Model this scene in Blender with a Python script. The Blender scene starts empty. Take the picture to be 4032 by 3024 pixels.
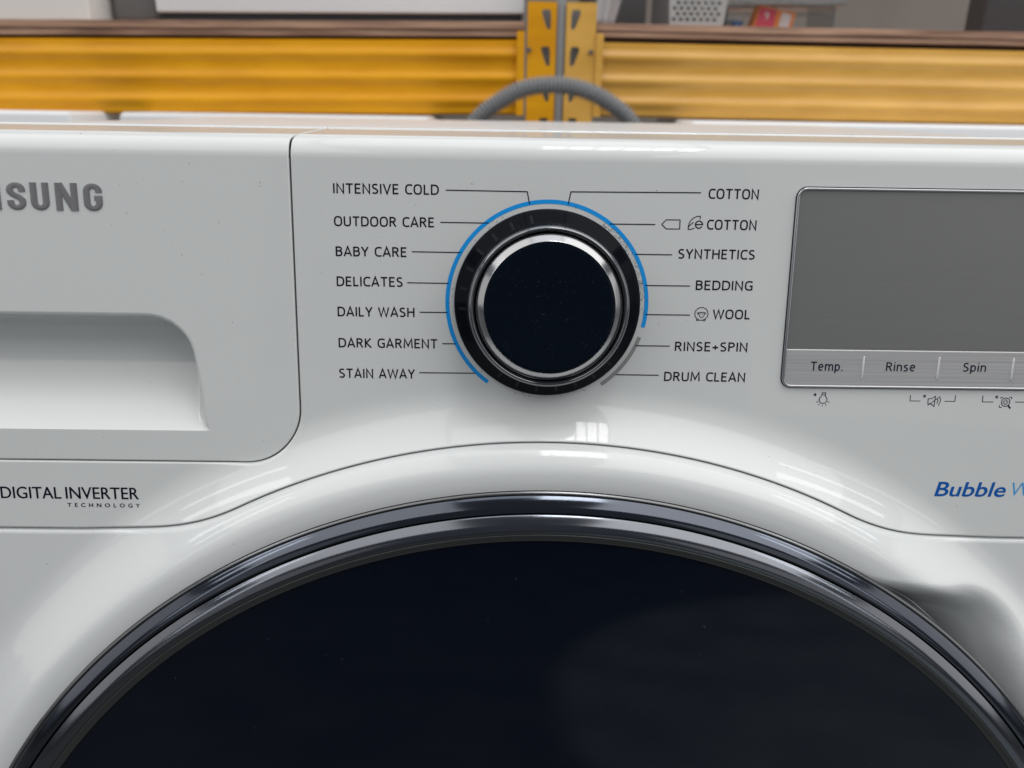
import bpy, bmesh, math, random
from math import sin, cos, pi, radians, sqrt, atan2
from mathutils import Vector, Matrix
from mathutils.geometry import delaunay_2d_cdt
random.seed(7)
SC = bpy.context.scene
COL = SC.collection

# ------------------------------------------------------------------ frame of reference
# The control panel leans back by LEAN.  Panel coordinates (u right, v up the panel, w out of it), in mm,
# start at the programme dial; floor is z = 0, work top at 0.85 m.
LEAN = radians(8.2)
SL, CL = sin(LEAN), cos(LEAN)
Z0 = 0.804
def P(u, v, w=0.0):
    return Vector((u*.001, (v*SL - w*CL)*.001, Z0 + (v*CL + w*SL)*.001))
def PN(u, v, w):
    return Vector((u, v*SL - w*CL, v*CL + w*SL)).normalized()
def Wm(x, y, z):          # world mm measured from the dial
    return Vector((x*.001, y*.001, Z0 + z*.001))

# ------------------------------------------------------------------ camera
cam_d = bpy.data.cameras.new('camera')
cam = bpy.data.objects.new('camera', cam_d); COL.objects.link(cam)
Rt = Vector((0.99987006, -0.00586878, 0.01501395)); Dn = Vector((0.01214148, -0.33849682, -0.9408892)); Fw = Vector((0.01060404, 0.94094924, -0.33838158))
M = Matrix((Rt, -Dn, -Fw)).transposed().to_4x4(); M.translation = Wm(-13.6236, -242.6287, 58.7001)
cam.matrix_world = M
cam_d.sensor_width = 36; cam_d.lens = 36*3028/4032; cam_d.clip_start = .01; cam_d.clip_end = 60
cam_d.dof.use_dof = True; cam_d.dof.focus_distance = .252; cam_d.dof.aperture_fstop = 27.0/1.9
SC.camera = cam

# ------------------------------------------------------------------ world, lamps, exposure
wd = bpy.data.worlds.new('World'); SC.world = wd; wd.use_nodes = True
wd.node_tree.nodes['Background'].inputs[0].default_value = (.86, .94, 1.1, 1)
wd.node_tree.nodes['Background'].inputs[1].default_value = .14
SC.view_settings.view_transform = 'Standard'; SC.view_settings.look = 'None'
SC.view_settings.exposure = 0; SC.view_settings.gamma = 1
def area(name, loc, target, sx, sy, radiance, col=(1, 1, 1)):
    d = bpy.data.lights.new(name, 'AREA'); d.shape = 'RECTANGLE'; d.size = sx; d.size_y = sy
    d.energy = radiance*pi*sx*sy; d.color = col
    o = bpy.data.objects.new(name, d); COL.objects.link(o); o.location = loc
    o.rotation_euler = (Vector(target)-Vector(loc)).to_track_quat('-Z', 'Y').to_euler()
    return o
# the hall's lit ceiling left and right of the person taking the picture, a roof light and two side windows
WARM = (1, .968, .935)
area('ceiling_lamp', (-2.45, -1.1, 3.6), (-2.45, -1.1, 0), 3.4, 4.6, 1.50, WARM)
area('ceiling_lamp', (2.45, -1.1, 3.6), (2.45, -1.1, 0), 3.4, 4.6, 2.25, WARM)
area('ceiling_lamp', (0, .55, 3.6), (0, .55, 0), 1.4, 2.6, 1.5, (.98, .99, 1))
for i in range(6):
    for j in range(8):
        area('roof_light', (.15 + i*.094, -.84 + j*.092, 3.3), (.15 + i*.094, -.84 + j*.092, 0), .078, .078, 11, (1, .99, .98))
# lit ends of the hall behind the camera, left and right, and added bright strips to streak the door rim
for sx, k in ((-1, .26), (1, .42)):
    area('hall_light', (sx*2.7, -4.2, 1.5), (0, 0, .9), 2.6, 2.4, k, (1, .94, .89))
    area('rim_streak_strip', (sx*3.1, -2.4, 2.1), (0, 0, .9), .36, 1.5, 1.8, (.97, .98, 1))
    area('side_hall_light', (sx*4.4, -.9, 1.6), (0, -.9, 1.5), 3.4, 2.2, .75 if sx < 0 else 1.0, (1, .95, .92))
sd = bpy.data.lights.new('added_floor_spot', 'SPOT'); sd.energy = 700; sd.color = (.82, .95, 1); sd.spot_size = radians(41); sd.spot_blend = .12; sd.shadow_soft_size = .04  # added spot: its lit floor patch reflects in the door glass
so = bpy.data.objects.new('added_floor_spot', sd); COL.objects.link(so); so.location = (1.36, -1.75, 3.4)
for x in (-2.1, 2.2):
    for k in range(2):
        area('side_window', (x, -.75 + k*.5, 2.35), (0, 0, .8), .13, .9, 4.2, (.95, .98, 1))

# ------------------------------------------------------------------ materials
def mat(name, col, rough=.4, metal=0, spec=.5, ior=None, coat=0, coat_rough=.05, extra=None, trans=0, alpha=1):
    m = bpy.data.materials.new(name); m.use_nodes = True
    b = m.node_tree.nodes['Principled BSDF']
    b.inputs['Base Color'].default_value = (*col, 1); b.inputs['Roughness'].default_value = rough
    b.inputs['Metallic'].default_value = metal; b.inputs['Specular IOR Level'].default_value = spec
    if ior: b.inputs['IOR'].default_value = ior
    b.inputs['Coat Weight'].default_value = coat; b.inputs['Coat Roughness'].default_value = coat_rough
    b.inputs['Transmission Weight'].default_value = trans; b.inputs['Alpha'].default_value = alpha
    if extra: extra(m.node_tree, b)
    return m
def N(nt, t, **kw):
    n = nt.nodes.new(t)
    for k, v in kw.items(): setattr(n, k, v)
    return n
def noise_col(scale, c0, c1, lo=.4, hi=.6, detail=4, stretch=(1, 1, 1), rough=None):
    def f(nt, b):
        tc = N(nt, 'ShaderNodeTexCoord'); mp = N(nt, 'ShaderNodeMapping'); mp.inputs['Scale'].default_value = stretch
        nz = N(nt, 'ShaderNodeTexNoise'); nz.inputs['Scale'].default_value = scale; nz.inputs['Detail'].default_value = detail
        cr = N(nt, 'ShaderNodeValToRGB'); cr.color_ramp.elements[0].position = lo; cr.color_ramp.elements[1].position = hi
        cr.color_ramp.elements[0].color = (*c0, 1); cr.color_ramp.elements[1].color = (*c1, 1)
        L = nt.links.new
        L(tc.outputs['Object'], mp.inputs[0]); L(mp.outputs[0], nz.inputs['Vector']); L(nz.outputs['Fac'], cr.inputs[0]); L(cr.outputs[0], b.inputs['Base Color'])
        if rough:
            mr = N(nt, 'ShaderNodeMapRange'); mr.inputs['To Min'].default_value = rough[0]; mr.inputs['To Max'].default_value = rough[1]
            L(nz.outputs['Fac'], mr.inputs[0]); L(mr.outputs[0], b.inputs['Roughness'])
    return f
def specks(base, speck, scale, thr, rough):
    # a clean surface with a few scattered dirt specks and smears
    def f(nt, b):
        L = nt.links.new
        tc = N(nt, 'ShaderNodeTexCoord')
        n1 = N(nt, 'ShaderNodeTexNoise'); n1.inputs['Scale'].default_value = scale; n1.inputs['Detail'].default_value = 3
        r1 = N(nt, 'ShaderNodeValToRGB'); r1.color_ramp.elements[0].position = thr; r1.color_ramp.elements[1].position = thr+.03
        n2 = N(nt, 'ShaderNodeTexNoise'); n2.inputs['Scale'].default_value = scale*.07; n2.inputs['Detail'].default_value = 2
        r2 = N(nt, 'ShaderNodeValToRGB'); r2.color_ramp.elements[0].position = .42; r2.color_ramp.elements[1].position = .62
        mu = N(nt, 'ShaderNodeMath', operation='MULTIPLY')
        mx = N(nt, 'ShaderNodeMix', data_type='RGBA'); mx.inputs[6].default_value = (*base, 1); mx.inputs[7].default_value = (*speck, 1)
        L(tc.outputs['Object'], n1.inputs['Vector']); L(tc.outputs['Object'], n2.inputs['Vector'])
        L(n1.outputs['Fac'], r1.inputs[0]); L(n2.outputs['Fac'], r2.inputs[0])
        L(r1.outputs[0], mu.inputs[0]); L(r2.outputs[0], mu.inputs[1]); L(mu.outputs[0], mx.inputs[0]); L(mx.outputs[2], b.inputs['Base Color'])
        n3 = N(nt, 'ShaderNodeTexNoise'); n3.inputs['Scale'].default_value = 35; n3.inputs['Detail'].default_value = 5
        mr = N(nt, 'ShaderNodeMapRange'); mr.inputs['From Min'].default_value = .35; mr.inputs['From Max'].default_value = .7
        mr.inputs['To Min'].default_value = rough[0]; mr.inputs['To Max'].default_value = rough[1]
        L(tc.outputs['Object'], n3.inputs['Vector']); L(n3.outputs['Fac'], mr.inputs[0]); L(mr.outputs[0], b.inputs['Roughness'])
    return f
WHITE = (.70, .725, .72)
M_white = mat('white_plastic', WHITE, .34, spec=.3, coat=.65, coat_rough=.012, extra=specks(WHITE, (.30, .29, .28), 700, .735, (.33, .36)))
M_body = mat('white_body_gloss', (.71, .735, .735), .3, spec=.3, coat=.8, coat_rough=.055, extra=specks((.71, .735, .735), (.30, .29, .28), 700, .735, (.28, .32)))
M_top = mat('white_enamel', (.72, .73, .74), .28)
M_gap = mat('dark_gap', (.02, .022, .026), .6)
M_ink = mat('navy_ink', (.004, .005, .018), .5, spec=.12)
M_line = mat('navy_line_ink', (.008, .009, .028), .5, spec=.12)
M_blue = mat('blue_print', (.0, .34, .90), .4)
M_greyp = mat('grey_print', (.30, .30, .30), .4)
M_logo = mat('brushed_grey_logo', (.24, .24, .245), .35, metal=.4)
M_bub = mat('deep_blue_print', (.0, .10, .42), .45, spec=.2)
M_bub2 = mat('sky_blue_print', (.03, .33, .72), .4)
M_black = mat('gloss_black', (.004, .005, .008), .10, spec=.04)
M_face = mat('black_dial_face', (.003, .006, .012), .12, spec=.10, extra=specks((.003, .006, .012), (.020, .027, .034), 1300, .66, (.10, .14)))
M_chrome = mat('chrome', (.38, .385, .395), .17, metal=1)
M_dchrome = mat('dark_chrome', (.07, .075, .088), .12, metal=1)
M_lip = mat('grey_rim_lip', (.16, .165, .17), .22, metal=.8)
M_lipring = mat('smoked_chrome', (.20, .205, .215), .12, metal=1)
M_frame = mat('satin_chrome', (.42, .43, .45), .18, metal=1)
M_ring = mat('navy_chrome', (.088, .098, .118), .11, metal=1)
M_ring_in = mat('lilac_chrome', (.155, .165, .185), .14, metal=1)
M_bevel = mat('grey_bevel', (.05, .053, .053), .25, metal=.4)
M_ring2 = mat('navy_gloss', (.018, .024, .05), .07, ior=2.0, coat=.3)
M_glass = mat('black_door_glass', (.001, .003, .008), .05, spec=.36, extra=specks((.0004, .0024, .0085), (.05, .06, .07), 500, .735, (.04, .05)))
def screen_grain(nt, b):
    L = nt.links.new
    tc = N(nt, 'ShaderNodeTexCoord'); mp = N(nt, 'ShaderNodeMapping'); mp.inputs['Scale'].default_value = (12, 1600, 1600)
    nz = N(nt, 'ShaderNodeTexNoise'); nz.inputs['Scale'].default_value = 2; nz.inputs['Detail'].default_value = 3
    cr = N(nt, 'ShaderNodeValToRGB'); cr.color_ramp.elements[0].color = (.205, .21, .207, 1); cr.color_ramp.elements[1].color = (.245, .25, .246, 1)
    L(tc.outputs['Object'], mp.inputs[0]); L(mp.outputs[0], nz.inputs['Vector']); L(nz.outputs['Fac'], cr.inputs[0]); L(cr.outputs[0], b.inputs['Base Color'])
M_screen = mat('smoked_screen', (.22, .225, .222), .42, metal=.55, coat=.15, extra=screen_grain)
def brushed(nt, b):
    L = nt.links.new
    tc = N(nt, 'ShaderNodeTexCoord'); mp = N(nt, 'ShaderNodeMapping'); mp.inputs['Scale'].default_value = (3, 1500, 1500)
    nz = N(nt, 'ShaderNodeTexNoise'); nz.inputs['Scale'].default_value = 3; nz.inputs['Detail'].default_value = 4
    mr = N(nt, 'ShaderNodeMapRange'); mr.inputs['To Min'].default_value = .22; mr.inputs['To Max'].default_value = .5
    cr = N(nt, 'ShaderNodeValToRGB'); cr.color_ramp.elements[0].color = (.41, .415, .42, 1); cr.color_ramp.elements[1].color = (.55, .555, .56, 1)
    cr.color_ramp.elements[0].position = .35; cr.color_ramp.elements[1].position = .65
    L(tc.outputs['Object'], mp.inputs[0]); L(mp.outputs[0], nz.inputs['Vector']); L(nz.outputs['Fac'], mr.inputs[0]); L(mr.outputs[0], b.inputs['Roughness'])
    L(nz.outputs['Fac'], cr.inputs[0]); L(cr.outputs[0], b.inputs['Base Color'])
M_strip = mat('brushed_steel', (.45, .455, .46), .35, metal=.3, extra=brushed)
M_stext = mat('grey_blue_ink', (.012, .013, .035), .5, spec=.12)
M_hose = mat('grey_hose', (.23, .24, .25), .45)
M_yel = mat('yellow_paint', (.70, .34, .008), .38, extra=noise_col(9, (.68, .295, .002), (.80, .375, .004), .35, .65, stretch=(1, 4, 4), rough=(.35, .5)), spec=.3)
M_yel2 = mat('pale_yellow', (.56, .34, .08), .38, extra=noise_col(9, (.62, .33, .05), (.74, .42, .085), .35, .65, stretch=(1, 4, 4), rough=(.3, .5)))  # paler, less saturated yellow for the right rack
M_galv = mat('grey_steel', (.30, .31, .32), .45, metal=.2)
M_wood = mat('chipboard_edge', (.30, .16, .08), .8, extra=noise_col(60, (.22, .12, .08), (.50, .31, .21), .35, .7, stretch=(.15, 1, 3)))
M_appl = mat('appliance_white', (.84, .86, .88), .3)
M_appl2 = mat('appliance_cream', (.86, .86, .83), .4)
M_dgrey = mat('dark_grey_panel', (.11, .112, .115), .5)
M_mgrey = mat('mid_grey_panel', (.19, .19, .19), .5)
M_wall = mat('brown_grey_wall', (.11, .095, .082), .8, extra=noise_col(3, (.20, .172, .15), (.25, .215, .19), .3, .7))
M_floor = mat('concrete', (.22, .215, .21), .6, extra=noise_col(4, (.075, .078, .08), (.12, .125, .125), .3, .7))
M_basket = mat('basket_plastic', (.44, .44, .43), .4)
M_cloth = mat('pale_cloth', (.46, .45, .46), .8)
M_pink = mat('pink_print', (.55, .06, .10), .45)
M_oran = mat('orange_print', (.70, .22, .05), .45)
M_pale = mat('pale_print', (.62, .56, .56), .5)
M_clear = mat('clear_acrylic', (.62, .64, .65), .08, trans=.85, ior=1.3)

# ------------------------------------------------------------------ object helpers
BASE = Vector((0, 0, 0))
def thing(name, label, cat, loc, group=None):
    o = bpy.data.objects.new(name, None); COL.objects.link(o); o.location = loc; o.empty_display_size = .05
    o['label'] = label; o['category'] = cat
    if group: o['group'] = group
    return o
def tag(o, label, cat, group=None):
    o['label'] = label; o['category'] = cat
    if group: o['group'] = group
    return o
def base_of(o):
    p = Vector((0, 0, 0))
    while o is not None: p += o.location; o = o.parent
    return p
def obj(name, verts, faces, m, parent=None, smooth=True, normals=None, sharp=None, mats=None, fmat=None):
    b = base_of(parent) if parent else Vector((0, 0, 0))
    me = bpy.data.meshes.new(name); me.from_pydata([tuple(Vector(v)-b) for v in verts], [], faces)
    me.materials.append(m)
    for x in (mats or []): me.materials.append(x)
    if fmat: me.polygons.foreach_set('material_index', fmat)
    me.polygons.foreach_set('use_smooth', [smooth]*len(me.polygons))
    me.validate(); me.update()
    if smooth and normals: me.normals_split_custom_set_from_vertices([tuple(n) for n in normals])
    elif smooth and sharp: me.set_sharp_from_angle(angle=radians(sharp))
    o = bpy.data.objects.new(name, me); COL.objects.link(o)
    if parent: o.parent = parent
    return o
class MB:
    def __init__(s): s.v = []; s.f = []; s.fm = []
    def add(s, vs, fs, k=0):
        n = len(s.v); s.v += [Vector(v) for v in vs]; s.f += [tuple(i+n for i in f) for f in fs]; s.fm += [k]*len(fs)
    def box(s, x0, x1, y0, y1, z0, z1, k=0, bev=0):
        bm = bmesh.new()
        bmesh.ops.create_cube(bm, size=1)
        for v in bm.verts: v.co = Vector(((x0+x1)/2+v.co.x*(x1-x0), (y0+y1)/2+v.co.y*(y1-y0), (z0+z1)/2+v.co.z*(z1-z0)))
        if bev: bmesh.ops.bevel(bm, geom=bm.edges[:], offset=bev, segments=3, profile=.5, affect='EDGES')
        bm.verts.ensure_lookup_table()
        s.add([v.co.copy() for v in bm.verts], [[v.index for v in f.verts] for f in bm.faces], k); bm.free()
    def build(s, name, m, parent=None, smooth=False, mats=None, sharp=35):
        return obj(name, s.v, s.f, m, parent, smooth, None, sharp, mats, s.fm if mats else None)
def wbox(mb, x0, x1, y0, y1, z0, z1, k=0, bev=0):   # mm from the dial
    mb.box(x0*.001, x1*.001, y0*.001, y1*.001, Z0+z0*.001, Z0+z1*.001, k, bev*.001)
def lathe(prof, cu, cv, seg=192, a0=0, a1=2*pi):
    # prof: (r, w) list; axis = panel normal through (cu, cv)
    full = abs(a1-a0-2*pi) < 1e-6
    n = seg if full else seg+1
    vs = []; fs = []
    for r, w in prof:
        for i in range(n):
            a = a0+(a1-a0)*i/seg
            vs.append(P(cu+r*cos(a), cv+r*sin(a), w))
    for k in range(len(prof)-1):
        for i in range(n if full else n-1):
            j = (i+1) % n
            fs.append((k*n+i, k*n+j, (k+1)*n+j, (k+1)*n+i)[::-1])
    return vs, fs
def rnd(pts, rad, seg=6):      # round the corners of a profile polyline
    out = [pts[0]]
    for i in range(1, len(pts)-1):
        a, b, c = (Vector((*p, 0)) for p in pts[i-1:i+2])
        r = rad[i] if isinstance(rad, (list, tuple)) else rad
        d1 = (a-b); d2 = (c-b); r = min(r, d1.length*.49, d2.length*.49)
        p0 = b+d1.normalized()*r; p1 = b+d2.normalized()*r
        for k in range(seg+1):
            t = k/seg; q = p0*(1-t)**2+b*2*t*(1-t)+p1*t*t; out.append((q.x, q.y))
    out.append(pts[-1]); return out

# ------------------------------------------------------------------ the sculpted front: height of the surface over the panel plane
DC = -272.0
def bulge(r):                  # concave flare, crest and fall-off towards the door
    if r >= 247: return 0.0
    if r >= 227:
        t = (247-r)/20; return 21.0*(t**3-t**4/2)
    t = min((227-r)/10, 1)
    w = 10.5+10.5*(t-t**3+t**4/2)
    if r < 217: w -= .25*(217-r)**2/8
    return w
def seam_v(u):                 # joint between control panel and the front below it
    a = abs(u)
    if a <= 100: return DC+sqrt(227.4**2-a*a)
    if a >= 162: return -79.7
    t = (a-100)/62; m0 = -100/sqrt(227.4**2-1e4)*62; y0 = DC+sqrt(227.4**2-1e4)
    return (2*t**3-3*t*t+1)*y0+(t**3-2*t*t+t)*m0+(-2*t**3+3*t*t)*(-79.7)
POCKET = [(101, -87.5), (109, -90.3), (117, -91.1), (125, -92.2), (136, -93.6), (146, -95.2), (155, -99.2), (162.6, -106), (168, -114), (174, -128), (178, -150), (176, -180), (168, -214), (150, -250), (120, -262), (90, -262)]
def seg_dist(p, a, b):
    d = b-a; t = max(0, min(1, (p-a).dot(d)/d.length_squared)); return (p-a-d*t).length
def inside(p, poly):
    c = False; j = len(poly)-1
    for i in range(len(poly)):
        xi, yi = poly[i]; xj, yj = poly[j]
        if (yi > p[1]) != (yj > p[1]) and p[0] < (xj-xi)*(p[1]-yi)/(yj-yi)+xi: c = not c
        j = i
    return c
def chaikin(p, n):
    for _ in range(n):
        q = [p[0]]
        for a, b in zip(p[:-1], p[1:]): q += [(a[0]*.75+b[0]*.25, a[1]*.75+b[1]*.25), (a[0]*.25+b[0]*.75, a[1]*.25+b[1]*.75)]
        p = q+[p[-1]]
    return p
POCKET = chaikin(POCKET, 2)
PV = [Vector(p) for p in POCKET]
def pocket(u, v):
    if u < 85 or u > 185 or v > -78 or v < -268: return 0
    p = Vector((u, v))
    d = min(seg_dist(p, PV[i], PV[i+1]) for i in range(len(PV)-1))
    if not inside((u, v), POCKET): d = -d
    a = min(max((d+3)/15, 0), 1); s = min(max((d+3)/34, 0), 1); return 9*a*a*(3-2*a)+22*s*s*(3-2*s)
def H_body(u, v): return bulge(sqrt(u*u+(v-DC)**2))-pocket(u, v)
def H_panel(u, v): return bulge(sqrt(u*u+(v-DC)**2))
def grad_n(H, u, v):
    e = .3
    return Vector((-(H(u+e, v)-H(u-e, v))/(2*e), -(H(u, v+e)-H(u, v-e))/(2*e), 1)).normalized()

def sheet(name, m, parent, H, outline, rounded, holes, inner, lip=.7, skirt=5, topline=None, strip=None, lipfun=None):
    """A skin following height H inside `outline` (list of (u,v), counter-clockwise).
    rounded: list of polylines (subset paths of the outlines, material on their left) whose edges roll over by `lip`.
    holes: closed lists. inner: free points. topline: v of a straight top edge continued by `strip`, a function phi-> list."""
    pts = []; drop = []; edir = []
    def addp(p, d=0, e=(0, 0)):
        pts.append(Vector(p)); drop.append(d); edir.append(e); return len(pts)-1
    edges = []
    D = [0, .12, .3, .58, 1.0]
    loops = []
    for path, closed in rounded:
        n = len(path); nor = []
        for i in range(n):
            a = Vector(path[i-1] if (i > 0 or closed) else path[i]); b = Vector(path[(i+1) % n] if (i < n-1 or closed) else path[i])
            t = (b-a).normalized(); nor.append(Vector((-t.y, t.x)))     # points into the material
        for d in D:
            ids = []
            for p, q in zip(path, nor):
                L = lip*(lipfun(*p) if lipfun else 1)
                L = max(L, .02)
                dd = d*L
                if topline is not None and abs(p[1]-topline) < 1e-6: q = Vector((1 if q.x > 0 else -1, 0))
                sa = (1-d)*min(1, L/lip); ids.append(addp(Vector(p)+q*dd, L-sqrt(max(L*L-(L-dd)**2, 0)), (-q.x*sa, -q.y*sa)))
            for i in range(len(ids)-1): edges.append((ids[i], ids[i+1]))
            if closed: edges.append((ids[-1], ids[0]))
            loops.append((ids, closed, d))
    lut = {}
    for i, p in enumerate(pts): lut[(round(p.x, 4), round(p.y, 4))] = i
    def idx(p):
        k = (round(p[0], 4), round(p[1], 4))
        if k not in lut: lut[k] = addp(p)
        return lut[k]
    for lp in [outline]+holes:
        ids = [idx(p) for p in lp]
        for i in range(len(ids)): edges.append((ids[i], ids[(i+1) % len(ids)]))
    if topline is not None:      # make the offset loops end on the top edge
        tl = sorted({i for i, p in enumerate(pts) if abs(p.y-topline) < 1e-4}, key=lambda i: pts[i].x)
        us = [pts[i].x for i in tl]
        edges = [e for e in edges if not (abs(pts[e[0]].y-topline) < 1e-4 and abs(pts[e[1]].y-topline) < 1e-4)]
        edges += list(zip(tl[:-1], tl[1:]))
    poly = [tuple(p) for p in outline]
    lips = [[Vector(q) for q in path]+([Vector(path[0])] if closed else []) for path, closed in rounded]
    bb = []
    for L in lips: bb.append((min(q.x for q in L)-2, max(q.x for q in L)+2, min(q.y for q in L)-2, max(q.y for q in L)+2))
    for p in inner:
        if not inside(p, poly) or any(inside(p, h) for h in holes): continue
        q = Vector(p); ok = True
        for L in lips:
            for i in range(len(L)-1):
                if abs(q.x-L[i].x) < 6 and abs(q.y-L[i].y) < 6 and seg_dist(q, L[i], L[i+1]) < lip+.35: ok = False; break
            if not ok: break
        if ok: addp(p)
    vv, ee, ff, ov, oe, of = delaunay_2d_cdt(pts, edges, [], 0, 1e-5)
    tris = []
    for f in ff:
        c = sum((vv[i] for i in f), Vector((0, 0)))/len(f)
        if inside(c, poly) and not any(inside(c, h) for h in holes): tris.append(tuple(f))
    src = [o[0] if o else None for o in ov]
    V = []; NN = []
    for p, s in zip(vv, src):
        n = grad_n(H, p.x, p.y); d = drop[s] if s is not None else 0; e = edir[s] if s is not None else (0, 0)
        V.append(P(p.x, p.y, H(p.x, p.y)-d))
        ca = sqrt(max(0, 1-e[0]**2-e[1]**2)); q = Vector((n.x*ca+e[0], n.y*ca+e[1], n.z*ca)); NN.append(PN(*q))
    inv = {}
    for i, s in enumerate(src):
        for k in ov[i]: inv[k] = i
    F = [t if True else t for t in tris]
    F = []
    for t in tris:
        a, b, c = (vv[i] for i in t)
        F.append(t if (b-a).cross(c-a) > 0 else t[::-1])
    for ids, closed, d in loops:      # skirts down into the joint
        if d != 0: continue
        pr = [inv[i] for i in ids]
        if closed: pr.append(pr[0])
        b0 = len(V)
        for i in pr:
            V.append(P(vv[i].x, vv[i].y, H(vv[i].x, vv[i].y)-lip-skirt)); NN.append(NN[i])
        for k in range(len(pr)-1): F.append((pr[k], pr[k+1], b0+k+1, b0+k)[::-1])
    if topline is not None:
        rows = strip()
        prev = [inv[i] for i in tl]
        for fn in rows:
            cur = []
            for i in tl:
                pos, nn = fn(pts[i].x, drop[i], edir[i]); cur.append(len(V)); V.append(pos); NN.append(nn)
            for k in range(len(cur)-1): F.append((prev[k], prev[k+1], cur[k+1], cur[k]))
            prev = cur
    return obj(name, V, F, m, parent, True, NN)

VT = 43.4; RT = 8.0
SEAM_U = -81.1
def roll_strip():
    rows = []
    def mk(phi):
        def fn(u, d, e):
            sh = 0
            if abs(u-SEAM_U) < 3.2 and phi > .7: sh = 2.3*((phi-.7)/.73)**2*max(0, 1-abs(u-SEAM_U)/3.2) if abs(u-SEAM_U) > 1.6 else 2.3*((phi-.7)/.73)**2*(1-.5*abs(u-SEAM_U)/1.6)
            r = RT-d
            n = PN(0, sin(phi), cos(phi)); c = P(0, VT, -RT)
            pos = Vector((u*.001+sh*.001, c.y, c.z))+n*(r*.001)
            ca = sqrt(max(0, 1-e[0]**2)); nn = (n*ca+Vector((e[0], 0, 0))).normalized()
            return pos, nn
        return fn
    NP = 14
    PH = pi/2-LEAN
    for k in range(1, NP+1): rows.append(mk(PH*k/NP))
    # level ledge, a fine groove and the drop to the work top
    Y = 52.0
    e = .8
    prof = [(17, .02, -.02), (26, .23, -.0225), (38, .5, -.0225), (Y-.4, e, -.0225), (Y-.1, e-.12, 0), (Y+.1, e+.02, -.85), (Y+.3, e+.22, -.8), (Y+.8, e+.36, -.55), (Y+1.6, e+.42, -.2), (Y+2.6, e+.44, 0), (Y+3.0, e+.36, .4), (Y+3.4, e+.3, 0), (Y+3.9, e+.38, -.4), (Y+4.6, e+.40, 0), (Y+5.6, e+.3, .3), (Y+6.5, e-.1, .8), (Y+7, e-.8, .97), (Y+7.1, e-8, 1)]
    c = P(0, VT, -RT); zt = c.z+RT*.001
    def mk2(y, dz, sy):
        def fn(u, d, e):
            sh = 0
            if abs(u-SEAM_U) < 3.2: sh = 2.3*max(0, 1-abs(u-SEAM_U)/3.2) if abs(u-SEAM_U) > 1.6 else 2.3*(1-.5*abs(u-SEAM_U)/1.6)
            return Vector(((u+sh)*.001, y*.001, zt+(dz-d)*.001)), Vector((e[0]*.9, sy, sqrt(max(.02, 1-sy*sy)))).normalized()
        return fn
    for a in prof: rows.append(mk2(*a))
    return rows

# ------------------------------------------------------------------ washing machine
washer = thing('washing_machine', 'white front loading washing machine with round black dial, filling the foreground', 'washing machine', (0, .3, 0))
def frange(a, b, n): return [a+(b-a)*i/n for i in range(n+1)]
def arc(cx, cy, r, a0, a1, n): return [(cx+r*cos(radians(a0+(a1-a0)*i/n)), cy+r*sin(radians(a0+(a1-a0)*i/n))) for i in range(n+1)]

# drawer front outline: right side, round lower corner, level lower edge
GAP = .26
DU = SEAM_U-GAP; DVB = -55.2; DR = 18.5
dr_edge = [(DU, VT)]+[(DU, v) for v in frange(VT, DVB+DR, 28)[1:-1]]+arc(DU-DR, DVB+DR, DR, 0, -90, 24)+[(u, DVB) for u in frange(DU-DR, -296, 40)[1:]]
# hand recess: level top, big round corner, slanting side, soft lower crease
rec_edge = [(-283, -6.6)]+[(u, -6.6) for u in frange(-283, -131, 36)[1:-1]]+[(-131, -6.6), (-127.7, -6.75), (-124.8, -7.35), (-121.8, -8.7), (-119.4, -10.6), (-117.5, -12.7), (-116.2, -15), (-115.3, -17.8), (-114.85, -21), (-114.3, -25), (-113.8, -30), (-113.3, -35), (-112.7, -39.5), (-112.0, -42.5), (-110.9, -44.6)]
rec_bot = [(u, -44.6) for u in frange(-110.9, -283, 60)[1:]]
rec_left = [(-283, v) for v in frange(-44.6, -6.6, 12)[1:-1]]
rec_loop = rec_edge+rec_bot+rec_left
rec_taper = lambda u, v: min(max((v+44.6)/12, 0), 1)
top_l = [(u, VT) for u in frange(-296, DU, 60)[:-1]]
left_l = [(-296, v) for v in frange(DVB, VT, 14)[1:-1]]
grid = [(u, v) for u in frange(-292, -84, 26) for v in frange(-50, 40, 14)]
flat = lambda u, v: 0.0
drawer = sheet('detergent_drawer', M_white, washer, flat, dr_edge[::-1][:-1]+[dr_edge[0]]+top_l[::-1]+left_l[::-1] if False else (list(reversed(dr_edge))+top_l[::-1]+left_l[::-1]),
               [(list(reversed(dr_edge)), False), (list(rec_edge), False)], [rec_loop], grid, lip=.55, topline=VT, strip=roll_strip,
               lipfun=lambda u, v: 2.4*rec_taper(u, v) if (-284 < u < -109 and -45 < v < -6) else 1)
RD = 17.0
RE = [Vector(p) for p in rec_edge]
def H_rec(u, v):
    p = Vector((u, v))
    d = min(seg_dist(p, RE[i], RE[i+1]) for i in range(len(RE)-1))
    T = 2.4*.55*rec_taper(u, v)
    s = min((v+44.6)/32, 1); f = RD*(1-(1-s)**2)
    x = min(d/5.0, 1); g = 1-(1-x)**2.4
    return -(T+(f-T)*g)
near = []
for o in (.25, .6, 1.0, 1.5, 2.1, 2.8, 3.6, 4.5, 5.5):
    for i in range(1, len(rec_edge)):
        a, b = Vector(rec_edge[i-1]), Vector(rec_edge[i]); t = (b-a).normalized(); n = Vector((t.y, -t.x))
        for s in (.0, .5):
            q = a+(b-a)*s+n*o; near.append((q.x, q.y))
grid = near+[(u, v) for u in frange(-282, -112, 90) for v in frange(-44.2, -13, 24)]
sheet('handle_recess', M_white, drawer, H_rec, [tuple(p) for p in rec_loop][::-1], [], [], grid)

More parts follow.
